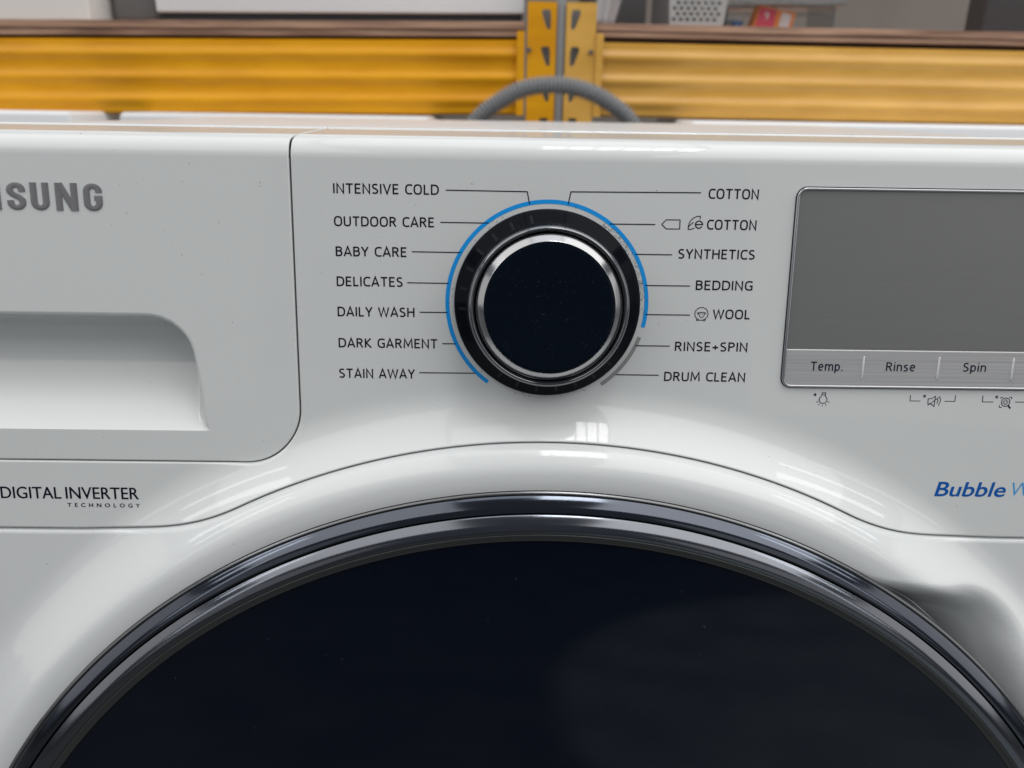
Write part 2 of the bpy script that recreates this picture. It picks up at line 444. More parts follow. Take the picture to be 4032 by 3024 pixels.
# control panel: right of the drawer and beneath it, down to the curved seam
PU = SEAM_U+GAP; PVB = DVB-.34; PR = DR+2*GAP
p_edge1 = [(PU, VT)]+[(PU, v) for v in frange(VT, PVB+PR, 28)[1:-1]]+arc(PU-PR, PVB+PR, PR, 0, -90, 24)+[(u, PVB) for u in frange(PU-PR, -296, 40)[1:]]
us = frange(-296, -166, 16)[:-1]+frange(-166, 166, 240)[:-1]+frange(166, 296, 16)
p_edge2 = [(u, seam_v(u)+.13) for u in us]
top_p = [(u, VT) for u in frange(PU, 296, 90)[1:]]
right_p = [(296, v) for v in frange(VT, seam_v(296)+.13, 12)[1:-1]]
left_p = [(-296, v) for v in frange(PVB, seam_v(296)+.13, 4)[1:-1]]
ang = lambda r0, r1, nr, a0, a1, na: [(r*cos(radians(a)), DC+r*sin(radians(a))) for r in frange(r0, r1, nr) for a in frange(a0, a1, na)]
grid = ang(228.6, 249, 19, 28, 152, 230)+[(u, v) for u in frange(-76, 292, 40) for v in frange(-28, 40, 9)]+[(u, v) for u in frange(-290, 290, 60) for v in (-60, -68, -75)]+[(u, v) for u in frange(100, 292, 20) for v in frange(-75, -32, 6)]
panel = sheet('control_panel', M_white, washer, H_panel, p_edge2+right_p[::-1]+top_p[::-1]+p_edge1+left_p,
              [(p_edge2, False), (p_edge1, False)], [], grid, lip=.75, topline=VT, strip=roll_strip)

# front below the seam, with the raised rim round the door and the hand pocket at its right
b_edge = [(u, seam_v(u)-.13) for u in reversed(us)]
hole = [(213.2*cos(radians(a)), DC+213.2*sin(radians(a))) for a in frange(0, 360, 360)[:-1]]
grid = ang(214.2, 249, 32, 20, 160, 260)+ang(216, 249, 11, -200, 20, 110)+[(u, v) for u in frange(-292, 292, 44) for v in frange(-800, -84, 50)]
grid += [(u, v) for u in frange(100, 186, 86) for v in frange(-160, -81, 80)]+[(u, v) for u in frange(100, 186, 40) for v in frange(-268, -162, 40)]
sides = [(-296, v) for v in frange(seam_v(296), -800, 30)[1:]]+[(u, -800) for u in frange(-296, 296, 30)[1:-1]]+[(296, v) for v in frange(-800, seam_v(296), 30)[:-1]]
body = sheet('front_body', M_body, washer, H_body, b_edge+sides, [(b_edge, False)], [hole], grid, lip=2.0)

# cabinet, work top, inside of the joints
mb = MB(); wbox(mb, -298, 298, 138, 598, -800, 44)
mb.build('cabinet', M_top, washer)
mb = MB(); vs = []
for u in (-295, 295):
    for v, w in ((42, -26), (-79, -26), (-79, -34), (42, -34)): vs.append(P(u, v, w))
mb.add(vs, [(0, 1, 2, 3), (7, 6, 5, 4), (0, 4, 5, 1), (1, 5, 6, 2), (2, 6, 7, 3), (3, 7, 4, 0)]); mb.build('joint_backing', M_gap, washer)
mb = MB(); wbox(mb, -300, 300, 60, 600, 18, 45.5, 0, 2.5); mb.build('worktop', M_top, washer, smooth=True)

# door: polished rim, second rim, inner bevel, dark glass
prof1 = rnd([(212.6, -22), (213.1, 6), (213.0, 15.2), (212.3, 15.9), (211.8, 15.6)], [0, 0, .3, .3, 0], 4)
d_rim = obj('door', *lathe(prof1, 0, DC, 360), M_lip, washer, True, None, 60)
prof = [(211.9, 14.6)]+[(211.8-5.0*t, 15.6+3.0*sin(t*pi/2)**.9) for t in frange(0, 1, 16)]+[(206.6, 17.9), (206.5, 17.0)]
obj('outer_rim', *lathe(prof, 0, DC, 360), M_ring, d_rim, True, None, 60)
prof = [(206.6, 17.0), (206.4, 18.3)]+[(206.3-5.6*t, 18.5+2.5*sin(t*pi*.60)**.9) for t in frange(0.02, 1, 20)]+[(200.55, 20.3)]
obj('inner_rim', *lathe(prof, 0, DC, 360), M_ring_in, d_rim, True, None, 60)
prof = [(200.6, 20.2), (200.5, 20.9), (200.2, 21.0), (198.5, 20.3), (198.25, 20.35), (198.1, 20.2), (198.0, 19.3)]
obj('bevel_ring', *lathe(rnd(prof, .12, 3), 0, DC, 360), M_bevel, d_rim, True, None, 50)
prof = [(198.1, 19.5)]+[(198.0*(1-t), 19.7+5*(1-(1-t)**2)) for t in frange(0, .999, 30)]
obj('door_glass', *lathe(prof, 0, DC, 180), M_glass, d_rim, True, None, 60)

# programme dial
KV = -.85
dial = obj('program_dial', *lathe(rnd([(29.2, -3), (29.85, .15), (29.85, 2.2), (29.2, 3.0), (25.6, 6.2), (25.05, 7.2), (24.95, 11.2)], [0, .2, .5, .5, .6, .5, 0], 5), 0, KV, 160), M_black, washer, True, None, 60)
obj('skirt_trim', *lathe(rnd([(29.95, .02), (29.98, .55), (29.7, .75), (29.5, .5)], .12, 3), 0, KV, 160), M_dchrome, dial, True, None, 60)
obj('lip_ring', *lathe(rnd([(25.1, 10.6), (24.7, 12.6), (23.9, 13.4), (23.2, 12.9), (22.5, 11.4)], [0, .7, .5, .5, 0], 6), 0, KV, 160), M_lipring, dial, True, None, 60)
obj('chrome_bevel', *lathe(rnd([(22.7, 11.2), (22.55, 12.7), (20.25, 14.9), (20.1, 15.0), (20.0, 14.6)], [0, .15, .1, .1, 0], 5), 0, KV, 160), M_chrome, dial, True, None, 60)
obj('dial_face', *lathe([(20.05, 14.5), (20.0, 14.9), (19.7, 15.0)]+[(19.7*(1-t), 15.0-.5*t) for t in frange(.05, .999, 12)], 0, KV, 120), M_face, dial, True, None, 60)
M_tick = mat('tick_grey', (.010, .011, .014), .4, spec=.1)
for k in range(14):
    a = radians(102+13.5*k+(40 if k > 6 else 0))
    r0, r1 = 25.75, 28.3; hw = .45
    mb = MB(); vs = []
    for r in (r0, r1):
        w = 3.0+(29.2-r)*(3.2/3.6)+.12
        for s in (-1, 1): vs.append(P(r*cos(a)-s*hw*sin(a), KV+r*sin(a)+s*hw*cos(a), w))
    mb.add(vs, [(0, 1, 3, 2)[::-1]]); mb.build('tick_mark', M_tick, dial)

# ------------------------------------------------------------------ print on the panel
K = [0]
def next_w():
    K[0] += 1; return .05+.004*(K[0] % 9)
def ribbon(mb, pts, width, closed=False, w=None, H=flat):
    w = next_w() if w is None else w
    p = [Vector(q) for q in pts]; n = len(p); L = []
    for i in range(n):
        a = p[i-1] if (i > 0 or closed) else None; b = p[(i+1) % n] if (i < n-1 or closed) else None
        t1 = (p[i]-a).normalized() if a is not None else None; t2 = (b-p[i]).normalized() if b is not None else None
        t1 = t1 or t2; t2 = t2 or t1
        t = (t1+t2).normalized() if (t1+t2).length > 1e-6 else t1
        nr = Vector((-t.y, t.x)); k = width/2/max(.45, nr.dot(Vector((-t1.y, t1.x))))
        L.append((p[i]+nr*k, p[i]-nr*k))
    H = H_panel
    vs = []
    for a, b in L: vs += [P(a.x, a.y, w+H(a.x, a.y)), P(b.x, b.y, w+H(b.x, b.y))]
    fs = []
    for i in range(n if closed else n-1):
        j = (i+1) % n; fs.append((2*i, 2*i+1, 2*j+1, 2*j))
    mb.add(vs, fs)
def disc(mb, c, r, n=12, w=None):
    w = next_w() if w is None else w
    mb.add([P(c[0]+r*cos(2*pi*i/n), c[1]+r*sin(2*pi*i/n), w) for i in range(n)], [tuple(range(n))])
def text_mesh(s, offset=0, shear=0, spacing=1):
    cu = bpy.data.curves.new('print', 'FONT'); cu.body = s; cu.size = 1; cu.offset = offset; cu.shear = shear; cu.space_character = spacing; cu.resolution_u = 5
    o = bpy.data.objects.new('print', cu); COL.objects.link(o)
    dg = bpy.context.evaluated_depsgraph_get(); dg.update()
    me = bpy.data.meshes.new_from_object(o.evaluated_get(dg))
    V = [v.co.copy() for v in me.vertices]; F = [tuple(p.vertices) for p in me.polygons]
    bpy.data.objects.remove(o); bpy.data.curves.remove(cu); bpy.data.meshes.remove(me)
    return V, F
HV, _ = text_mesh('H'); CAPH = max(v.y for v in HV)
def put_text(name, s, u0, u1, vb, cap, m, parent, offset=0, shear=0, spacing=1, w=.05, bold=((-.035, -.02), (.035, .02))):
    V, F = text_mesh(s, offset, shear, spacing)
    x0 = min(v.x for v in V); x1 = max(v.x for v in V)
    vs = []
    FF = []
    for k, (du, dv) in enumerate(bold):
        n = len(vs)
        for v in V:
            u = u0+(v.x-x0)/(x1-x0)*(u1-u0)+du; vv = vb+v.y/CAPH*cap+dv
            vs.append(P(u, vv, w+k*.004+H_panel(u, vv)))
        FF += [tuple(i+n for i in f) for f in F]
    return obj(name, vs, FF, m, parent, False)
LABELS = [('INTENSIVE COLD', -67.8, -34.8, 32.90, 3.05), ('OUTDOOR CARE', -67.8, -36.3, 22.88, 3.0), ('BABY CARE', -67.6, -45.1, 13.49, 3.0), ('DELICATES', -67.6, -46.5, 4.00, 3.03),
          ('DAILY WASH', -67.6, -42.8, -5.71, 3.03), ('DARK GARMENT', -67.6, -35.5, -15.87, 3.0), ('STAIN AWAY', -67.7, -43.0, -25.99, 3.04),
          ('COTTON', 50.1, 65.9, 32.93, 3.03), ('COTTON', 50.2, 65.9, 23.41, 3.05), ('SYNTHETICS', 41.6, 66.1, 14.18, 3.0), ('BEDDING', 47.8, 66.1, 4.30, 3.0),
          ('WOOL', 54.0, 66.0, -4.98, 3.0), ('RINSE+SPIN', 42.2, 66.0, -15.68, 3.0), ('DRUM CLEAN', 39.2, 66.0, -25.73, 3.01)]

# a plain narrow sans drawn as strokes (cap height 1): glyph -> (advance width, strokes)
def ea(cx, cy, rx, ry, a0, a1, n=8): return [(cx+rx*cos(radians(a0+(a1-a0)*i/n)), cy+ry*sin(radians(a0+(a1-a0)*i/n))) for i in range(n+1)]
def se(cx, cy, rx, ry, a0, a1, n=10, p=.74):     # squarish bowl
    o = []
    for i in range(n+1):
        a = radians(a0+(a1-a0)*i/n); c, q = cos(a), sin(a)
        o.append((cx+rx*math.copysign(abs(c)**p, c), cy+ry*math.copysign(abs(q)**p, q)))
    return o
h = .06; T = 1-h; B = h
FONT = {
 'A': (.62, [[(.02, 0), (.31, 1), (.60, 0)], [(.13, .30), (.49, .30)]]),
 'B': (.54, [[(.06, B), (.06, T)], [(.0, T), (.28, T)]+ea(.28, .745, .19, .195, 90, -90)+[(.06, .55)], [(.28, .55)]+ea(.29, .305, .21, .245, 90, -90)+[(.0, B)]]),
 'C': (.54, [se(.36, .5, .30, .44, 52, 90, 4)+se(.36, .5, .30, .44, 100, 270, 14)+se(.36, .5, .30, .44, 280, 306, 3)]),
 'D': (.62, [[(.06, B), (.06, T)], [(.0, T), (.22, T)]+se(.22, .5, .36, .44, 90, -90, 14)+[(.0, B)]]),
 'E': (.48, [[(.46, T), (.06, T), (.06, B), (.47, B)], [(.06, .52), (.42, .52)]]),
 'G': (.60, [se(.37, .5, .31, .44, 50, 90, 4)+se(.37, .5, .31, .44, 100, 270, 14)+[(.45, B), (.56, .10), (.56, .47), (.38, .47)]]),
 'H': (.62, [[(.06, 0), (.06, 1)], [(.56, 0), (.56, 1)], [(.06, .53), (.56, .53)]]),
 'I': (.12, [[(.06, 0), (.06, 1)]]),
 'K': (.56, [[(.06, 0), (.06, 1)], [(.50, 1), (.12, .52), (.54, 0)]]),
 'L': (.44, [[(.06, 1), (.06, B), (.43, B)]]),
 'M': (.78, [[(.05, 0), (.10, 1), (.39, .22), (.68, 1), (.73, 0)]]),
 'N': (.62, [[(.06, 0), (.06, .97), (.56, .03), (.56, 1)]]),
 'O': (.66, [se(.33, .5, .28, .45, 0, 360, 32)]),
 'P': (.52, [[(.06, 0), (.06, T)], [(.0, T), (.26, T)]+ea(.27, .715, .20, .225, 90, -90)+[(.06, .49)]]),
 'R': (.56, [[(.06, 0), (.06, T)], [(.0, T), (.26, T)]+ea(.27, .725, .20, .215, 90, -90)+[(.06, .51)], [(.27, .51), (.52, 0)]]),
 'S': (.50, [[(.43, .90)]+ea(.255, .735, .195, .205, 75, 235, 10)+[(.25, .52)]+ea(.245, .27, .20, .21, 62, -100, 10)+[(.04, .10)]]),
 'T': (.56, [[(.0, T), (.56, T)], [(.28, 0), (.28, T)]]),
 'U': (.60, [[(.06, 1), (.06, .36)]+se(.30, .36, .24, .31, 180, 360, 14)+[(.54, .36), (.54, 1)]]),
 'V': (.60, [[(.02, 1), (.30, .02), (.58, 1)]]),
 'W': (.90, [[(.02, 1), (.23, .03), (.45, .95), (.67, .03), (.88, 1)]]),
 'Y': (.56, [[(.02, 1), (.28, .44), (.54, 1)], [(.28, 0), (.28, .46)]]),
 '+': (.50, [[(.02, .42), (.48, .42)], [(.25, .18), (.25, .66)]]),
 ' ': (.24, []),
 '.': (.12, [[(.06, 0), (.06, .13)]]),
 'e': (.48, [[(.06, .40), (.43, .40)], ea(.25, .38, .19, .33, 5, 315, 20)]),
 'm': (.78, [[(.06, 0), (.06, .74)], ea(.235, .47, .165, .22, 170, 0, 9)+[(.40, 0)], ea(.565, .47, .165, .22, 170, 0, 9)+[(.73, 0)]]),
 'n': (.48, [[(.06, 0), (.06, .74)], ea(.245, .46, .18, .23, 170, 0, 9)+[(.425, 0)]]),
 'p': (.50, [[(.06, -.26), (.06, .74)], ea(.25, .37, .19, .32, 165, -165, 18)]),
 'i': (.12, [[(.06, 0), (.06, .74)], [(.06, .90), (.06, 1.02)]]),
 's': (.42, [[(.35, .66)]+ea(.21, .545, .145, .145, 75, 240, 8)+[(.21, .39)]+ea(.20, .205, .155, .165, 60, -100, 8)+[(.04, .09)]])}
def put_word(s, u0, u1, vb, cap, m, parent, weight, w=.05, gap=.145):
    tot = sum(FONT[c][0] for c in s)+gap*(len(s)-1); kx = (u1-u0)/tot
    mb = MB(); x = 0
    for c in s:
        adv, strokes = FONT[c]
        for q, st in enumerate(strokes):
            pts = [st[0]]
            for a in st[1:]:
                if abs(a[0]-pts[-1][0])+abs(a[1]-pts[-1][1]) > 1e-3: pts.append(a)
            cl = len(pts) > 20 and abs(pts[0][0]-pts[-1][0])+abs(pts[0][1]-pts[-1][1]) < 1e-3
            if cl: pts = pts[:-1]
            ribbon(mb, [(u0+(x+px)*kx, vb+py*cap) for px, py in pts], weight, cl, w=w+.003*q)
        x += adv+gap
    return mb.build('printed_word', m, parent)
for a in LABELS: put_word(*a, M_ink, panel, .48)
put_text('printed_word', 'DIGITAL', -183.1, -162.9, -68.93, 4.08, M_ink, panel, offset=0, bold=((-.07, -.03), (0, 0), (.07, .03)))
put_text('printed_word', 'INVERTER', -161.3, -136.8, -68.88, 4.1, M_ink, panel, offset=0, bold=((-.07, -.03), (0, 0), (.07, .03)))
put_text('printed_word', 'TECHNOLOGY', -161.1, -136.6, -71.80, 1.33, M_ink, panel, spacing=1.9, offset=.008)
put_text('printed_word', 'Bubble', 133.8, 158.1, -64.66, 5.0, M_bub, panel, shear=.17, offset=.010)
put_text('printed_word', 'W', 160.1, 167.0, -64.4, 4.9, M_bub2, panel, shear=.17, offset=-.008, bold=((0, 0),))
LINES = [[(-32.55, 34.35), (-7.0, 34.25), (-6.2, 30.39)], [(-34.29, 24.45), (-19.03, 24.43)], [(-43.41, 15.17), (-27.8, 15.12)], [(-45.02, 5.33), (-31.66, 5.31)], [(-41.16, -4.08), (-32.13, -4.07)],
         [(-33.87, -14.28), (-29.54, -14.28)], [(-41.46, -24.0), (-23.06, -23.95)], [(5.95, 30.56), (6.71, 34.4), (47.63, 34.7)], [(19.23, 24.68), (33.74, 24.73)], [(27.74, 15.33), (39.64, 15.34)],
         [(31.53, 5.48), (45.98, 5.5)], [(31.99, -3.89), (46.46, -3.88)], [(29.2, -14.13), (40.48, -14.12)], [(23.19, -23.85), (37.38, -23.87)]]
for l in LINES:
    mb = MB(); ribbon(mb, l, .33, w=.075); mb.build('leader_line', M_line, panel)
def arc_band(name, r0, r1, a0, a1, m, n):
    vs = []; fs = []
    for i in range(n+1):
        a = radians(a0+(a1-a0)*i/n)
        for r in (r0, r1): vs.append(P(r*cos(a), KV+r*sin(a), .06+H_panel(r*cos(a), KV+r*sin(a))))
    for i in range(n): fs.append((2*i, 2*i+1, 2*i+3, 2*i+2))
    return obj(name, vs, fs, m, panel, False)
arc_band('blue_arc', 31.5, 32.8, -13, 234, M_blue, 160)
arc_band('grey_arc', 31.5, 32.75, -55, -19, M_greyp, 30)
# small pictograms
mb = MB(); ribbon(mb, [(35.8, 24.81), (37.18, 26.24), (41.45, 26.25), (41.55, 26.1), (41.55, 23.55), (41.4, 23.42), (37.25, 23.42)], .3, True); mb.build('tag_symbol', M_ink, panel)
mb = MB()
ribbon(mb, [(47.87, 26.55), (47.88, 27.51), (46.89, 27.43), (45.88, 26.95), (45.04, 26.27), (44.49, 25.36), (44.31, 24.42), (44.25, 23.36), (45.21, 23.41), (46.27, 23.82)], .28)
ribbon(mb, [(44.36, 24.11), (44.96, 24.9), (45.88, 25.62)], .28)
ribbon(mb, [(46.69, 24.89), (48.78, 24.92), (48.62, 25.42), (48.11, 25.92), (47.54, 26.03), (46.91, 25.79), (46.54, 25.24), (46.5, 24.69), (46.77, 24.14), (47.36, 23.76), (47.92, 23.76), (48.61, 24.32)], .36)
mb.build('leaf_symbol', M_ink, panel)
mb = MB(); c = (50.2, -3.44)
ribbon(mb, [(c[0]+(2.13+.11*cos(14*t))*cos(t), c[1]+(2.08+.11*cos(14*t))*sin(t)) for t in frange(0, 2*pi, 112)[:-1]], .22, True)
ribbon(mb, [(49.16, -3.1), (49.3, -3.64), (49.63, -4.19), (50.0, -4.56), (50.26, -4.63), (50.55, -4.55), (50.93, -4.17), (51.24, -3.57), (51.3, -3.07)], .2)
ribbon(mb, [(48.79, -3.45), (49.06, -3.0), (49.41, -3.1), (49.75, -2.89), (50.21, -3.09), (50.64, -2.83), (51.0, -3.03), (51.4, -3.02), (51.65, -3.39)], .22)
for e in ((49.78, -3.46), (50.66, -3.48)): disc(mb, e, .17)
for e in ((48.98, -5.39), (51.3, -5.39)): ribbon(mb, [(e[0]+.32*cos(t), e[1]+.32*sin(t)) for t in frange(0, 2*pi, 14)[:-1]], .2, True)
mb.build('sheep_symbol', M_ink, panel)
def star(mb, c, r):
    mb.add([P(c[0]+(r if i % 2 == 0 else r*.36)*cos(pi/2+i*pi/5), c[1]+(r if i % 2 == 0 else r*.36)*sin(pi/2+i*pi/5), .06) for i in range(10)], [tuple(range(10))])
mb = MB(); star(mb, (89.69, -29.8), .75)
ribbon(mb, [(92.0, -29.12), (93.2, -29.11), (93.17, -29.83), (91.98, -29.8)], .24, True)
ribbon(mb, [(91.93, -30.01), (91.77, -30.42), (91.35, -30.85), (91.18, -31.42), (91.34, -32.05), (91.82, -32.56), (92.56, -32.76), (93.25, -32.54), (93.71, -32.02), (93.86, -31.39), (93.64, -30.77), (93.24, -30.35), (93.11, -29.99)], .24)
for a, b in (((90.26, -32.32), (90.91, -32.16)), ((91.13, -33.35), (91.49, -32.91)), ((92.42, -33.71), (92.45, -33.29)), ((93.74, -33.38), (93.45, -33.01)), ((94.71, -32.32), (94.08, -32.14))): ribbon(mb, [a, b], .22)
mb.build('lamp_symbol', M_ink, panel)
mb = MB(); star(mb, (126.25, -29.85), .75)
ribbon(mb, [(121.55, -29.44), (121.56, -31.52), (125.02, -31.5)], .22); ribbon(mb, [(133.12, -31.5), (136.6, -31.48), (136.58, -29.4)], .22)
ribbon(mb, [(127.63, -32.39), (127.6, -30.72), (128.68, -30.66), (129.9, -29.83), (129.83, -33.29), (128.62, -32.38)], .24, True)
ribbon(mb, [(127.62, -33.04), (131.48, -29.85)], .22); ribbon(mb, [(130.4, -30.6), (130.93, -31.24), (130.62, -32.35)], .22); ribbon(mb, [(131.45, -30.2), (131.83, -31.14), (131.24, -32.99)], .22)
mb.build('mute_symbol', M_ink, panel)
mb = MB(); star(mb, (150.4, -29.85), .75)
ribbon(mb, [(145.75, -29.4), (145.8, -31.54), (149.52, -31.51)], .22); ribbon(mb, [(156.75, -31.47), (160.6, -31.43), (160.6, -29.4)], .22)
ribbon(mb, [(153.63+1.42*cos(t), -31.57+1.42*sin(t)) for t in frange(0, 2*pi, 32)[:-1]], .26, True)
X = .30; Y = .8
ribbon(mb, [(153.6+x, -31.57+y) for x, y in ((-X, X), (-X, Y), (X, Y), (X, X), (Y, X), (Y, -X), (X, -X), (X, -Y), (-X, -Y), (-X, -X), (-Y, -X), (-Y, X))], .18, True)
ribbon(mb, [(154.6, -32.7), (155.5, -33.7)], .55)
for l in ([(151.9, -30.52), (151.9, -29.9), (152.71, -29.88)], [(154.62, -29.86), (155.48, -29.9), (155.47, -30.57)], [(151.73, -32.56), (151.75, -33.36), (152.58, -33.38)]): ribbon(mb, l, .22)
mb.build('zoom_symbol', M_ink, panel)

# raised brand letters on the drawer: thick upright strokes, thinner level ones
def letter(pts_list, u0, u1, v0, v1, sw):
    """strokes in a unit cell (x 0..1, y 0..1); sw stroke width in mm; returns raised, round-edged mesh"""
    Wd = u1-u0; Ht = v1-v0; k = .74
    polys = []
    for pts in pts_list:
        p = [Vector((x*Wd, y*Ht/k)) for x, y in pts]; n = len(p); L = []; R = []
        for i in range(n):
            t1 = (p[i]-p[i-1]).normalized() if i else (p[1]-p[0]).normalized(); t2 = (p[i+1]-p[i]).normalized() if i < n-1 else t1
            t = (t1+t2).normalized(); nr = Vector((-t.y, t.x)); q = sw/2/max(.5, nr.dot(Vector((-t1.y, t1.x))))
            L.append(p[i]+nr*q); R.append(p[i]-nr*q)
        polys.append((L, R))
    V = []; F = []; NN = []
    for s_, (L, R) in enumerate(polys):
        n = len(L)
        h = .24+.012*s_
        def pos(a, w): return P(u0+a.x, v0+a.y*k, w)
        b0 = len(V)
        for i in range(n):
            c = (L[i]+R[i])/2; dl = (L[i]-c); 
            for f, w in ((1, -.2), (1, h-.12), (.97, h-.03), (.90, h), (-.90, h), (-.97, h-.03), (-1, h-.12), (-1, -.2)):
                V.append(pos(c+dl*f, w))
        for i in range(n-1):
            for j in range(7):
                F.append((b0+i*8+j, b0+i*8+j+1, b0+(i+1)*8+j+1, b0+(i+1)*8+j))
        F.append(tuple(b0+j for j in range(8))[::-1]); F.append(tuple(b0+(n-1)*8+j for j in range(8)))
    return V, F
def earc(cx, cy, rx, ry, a0, a1, n=14): return [(cx+rx*cos(radians(a0+(a1-a0)*i/n)), cy+ry*sin(radians(a0+(a1-a0)*i/n))) for i in range(n+1)]
hx = .18; hy = .092
GL = {
 'S': [[(1-hx, .66)]+earc(.5, .72, .5-hx, .28-hy, 0, 180, 14)+[(hx+.02, .66), (.34, .565), (.66, .455), (1-hx-.01, .36)]+earc(.5, .28, .5-hx, .28-hy, 0, -180, 14)+[(hx, .35)]],
 'U': [[(hx, 1.0), (hx, .32)]+earc(.5, .30, .5-hx, .30-hy, 180, 360, 16)+[(1-hx, .32), (1-hx, 1.0)]],
 'N': [[(.15, 0), (.15, 1.0)], [(.19, .98), (.81, .02)], [(.85, 0), (.85, 1.0)]],
 'G': [[(1-hx, .66)]+earc(.5, .70, .5-hx, .30-hy, 0, 180, 14)+earc(.5, .30, .5-hx, .30-hy, 180, 360, 14)+[(1-hx, .47), (.58, .47)]],
 'M': [[(.11, 0), (.11, 1.0)], [(.15, .98), (.5, .06)], [(.5, .06), (.85, .98)], [(.89, 0), (.89, 1.0)]],
 'A': [[(.12, 0), (.5, .97)], [(.5, .97), (.88, 0)], [(.25, .22), (.75, .22)]]}
for ch, u0, u1 in (('S', -199.0, -193.2), ('A', -192.6, -184.4), ('M', -182.6, -171.4), ('S', -169.65, -163.75), ('U', -162.3, -156.45), ('N', -154.5, -147.6), ('G', -145.85, -139.9)):
    V, F = letter(GL[ch], u0, u1, 26.4, 34.85, 2.1)
    obj('brand_letter', V, F, M_logo, drawer, True, None, 30)

# display window
def rrect(u0, u1, v0, v1, r, n=8):
    return arc(u1-r, v1-r, r, 0, 90, n)+arc(u0+r, v1-r, r, 90, 180, n)+arc(u0+r, v0+r, r, 180, 270, n)+arc(u1-r, v0+r, r, 270, 360, n)
def loft(loops):
    vs = []; fs = []; n = len(loops[0][0])
    for lp, w in loops: vs += [P(u, v, w) for u, v in lp]
    for k in range(len(loops)-1):
        for i in range(n):
            j = (i+1) % n; fs.append((k*n+i, k*n+j, (k+1)*n+j, (k+1)*n+i))
    return vs, fs
DU0, DU1, DV0, DV1 = 77.9, 216.0, -27.35, 36.85
disp = obj('display_frame', *loft([(rrect(DU0-o, DU1+o, DV0-o, DV1+o, 3.3+o), w) for o, w in ((0, -1), (0, .35), (-.12, .75), (-.35, .9), (-.7, .85), (-.95, .55), (-1.0, .2), (-1.02, -.6))]), M_frame, washer, True, None, 70)
obj('frame_gap', *loft([(rrect(DU0-o, DU1+o, DV0-o, DV1+o, 3.3+o), w) for o, w in ((.28, .02), (-.1, .03))]), M_gap, disp, False)
scr = [p for p in rrect(DU0+.9, DU1-.9, DV0+.9, DV1-.9, 2.4)]
SPL = -14.5
top_s = [p for p in scr if p[1] > 0]
vs = [P(u, v, .25) for u, v in ([(DU1-.9, SPL+.12)]+top_s+[(DU0+.9, SPL+.12)])]
n_ = len(vs); vs += [P(u, v, -.6) for u, v in ([(DU1-.9, SPL+.12)]+top_s+[(DU0+.9, SPL+.12)])]
obj('screen', vs, [tuple(range(n_))]+[(i, n_+i, n_+(i+1) % n_, (i+1) % n_) for i in range(n_)], M_screen, disp, False)
bot_s = [p for p in scr if p[1] < 0]
lo = [(DU0+.9, SPL)]+bot_s+[(DU1-.9, SPL)]
n_ = len(lo)
vs = [P(u, v if k > 0 and k < n_-1 else v-.35, .45) for k, (u, v) in enumerate(lo)]+[P(u, v, .1) for u, v in lo]+[P(u, v, -.6) for u, v in lo]
obj('button_strip', vs, [tuple(range(n_))]+[(a+i, a+n_+i, a+n_+(i+1) % n_, a+(i+1) % n_) for a in (0, n_) for i in range(n_)], M_strip, disp, False)
M_ridge = mat('ridge_steel', (.72, .73, .74), .25, metal=.3)
for u in (104.5, 129.4, 154.0, 178.5):
    vs = []; 
    for v, hh in ((-16.6, .0), (-17.0, .30), (-23.4, .42), (-24.0, .38), (-24.3, 0)):
        for du, f in ((-.32, 0), (-.16, .8), (.0, 1), (.16, .8), (.32, 0)): vs.append(P(u+du, v, .45+hh*f))
    fs = [(r*5+c, r*5+c+1, (r+1)*5+c+1, (r+1)*5+c)[::-1] for r in range(4) for c in range(4)]
    obj('button_divider', vs, fs, M_ridge, disp, True)
for a in (('Temp.', 87.2, 97.8, -21.6, 3.0), ('Rinse', 112.1, 121.7, -21.45, 2.95), ('Spin', 137.6, 145.2, -21.3, 2.9)):
    put_word(*a, M_stext, disp, .42, w=.50)

# lint and dust caught at the dial
mb = MB(); rr = random.Random(3)
for k in range(110):
    a = radians(rr.uniform(-5, 58)) if k < 88 else radians(rr.uniform(60, 330)); r = 30.2+abs(rr.gauss(0, .8)); u, v = r*cos(a), KV+r*sin(a)
    d = rr.uniform(0, 6.28); p = [(u, v)]; L = rr.uniform(.12, .42)
    for s in range(3):
        d += rr.uniform(-1.1, 1.1); u += L*cos(d); v += L*sin(d); p.append((u, v))
    ribbon(mb, p, .085, w=.10+.0005*k)
for k in range(26):
    c = (rr.uniform(-150, 150), rr.uniform(-30, 40))
    if abs(c[0]) < 20 or (-282 < c[0] < -110 and c[1] < -4) or c[0] > 76: continue
    disc(mb, c, rr.uniform(.08, .2), 6, w=.09)
o = mb.build('lint', mat('lint_grey', (.10, .095, .09), .9), panel); o['kind'] = 'stuff'
# chips of dirt lying in the ledge behind the panel
mb = MB()
for k in range(26):
    x = rr.uniform(-60, 150); r = rr.uniform(.3, .9); z = P(0, VT, -RT).z+RT*.001
    mb.add([(x*.001+r*.0014*cos(i*pi/3)*rr.uniform(.6, 1.3), .0546+r*.0007*sin(i*pi/3), z+.00138) for i in range(6)], [tuple(range(6))])
o = mb.build('ledge_dirt', mat('dirt_grey', (.16, .15, .15), .9), panel); o['kind'] = 'stuff'

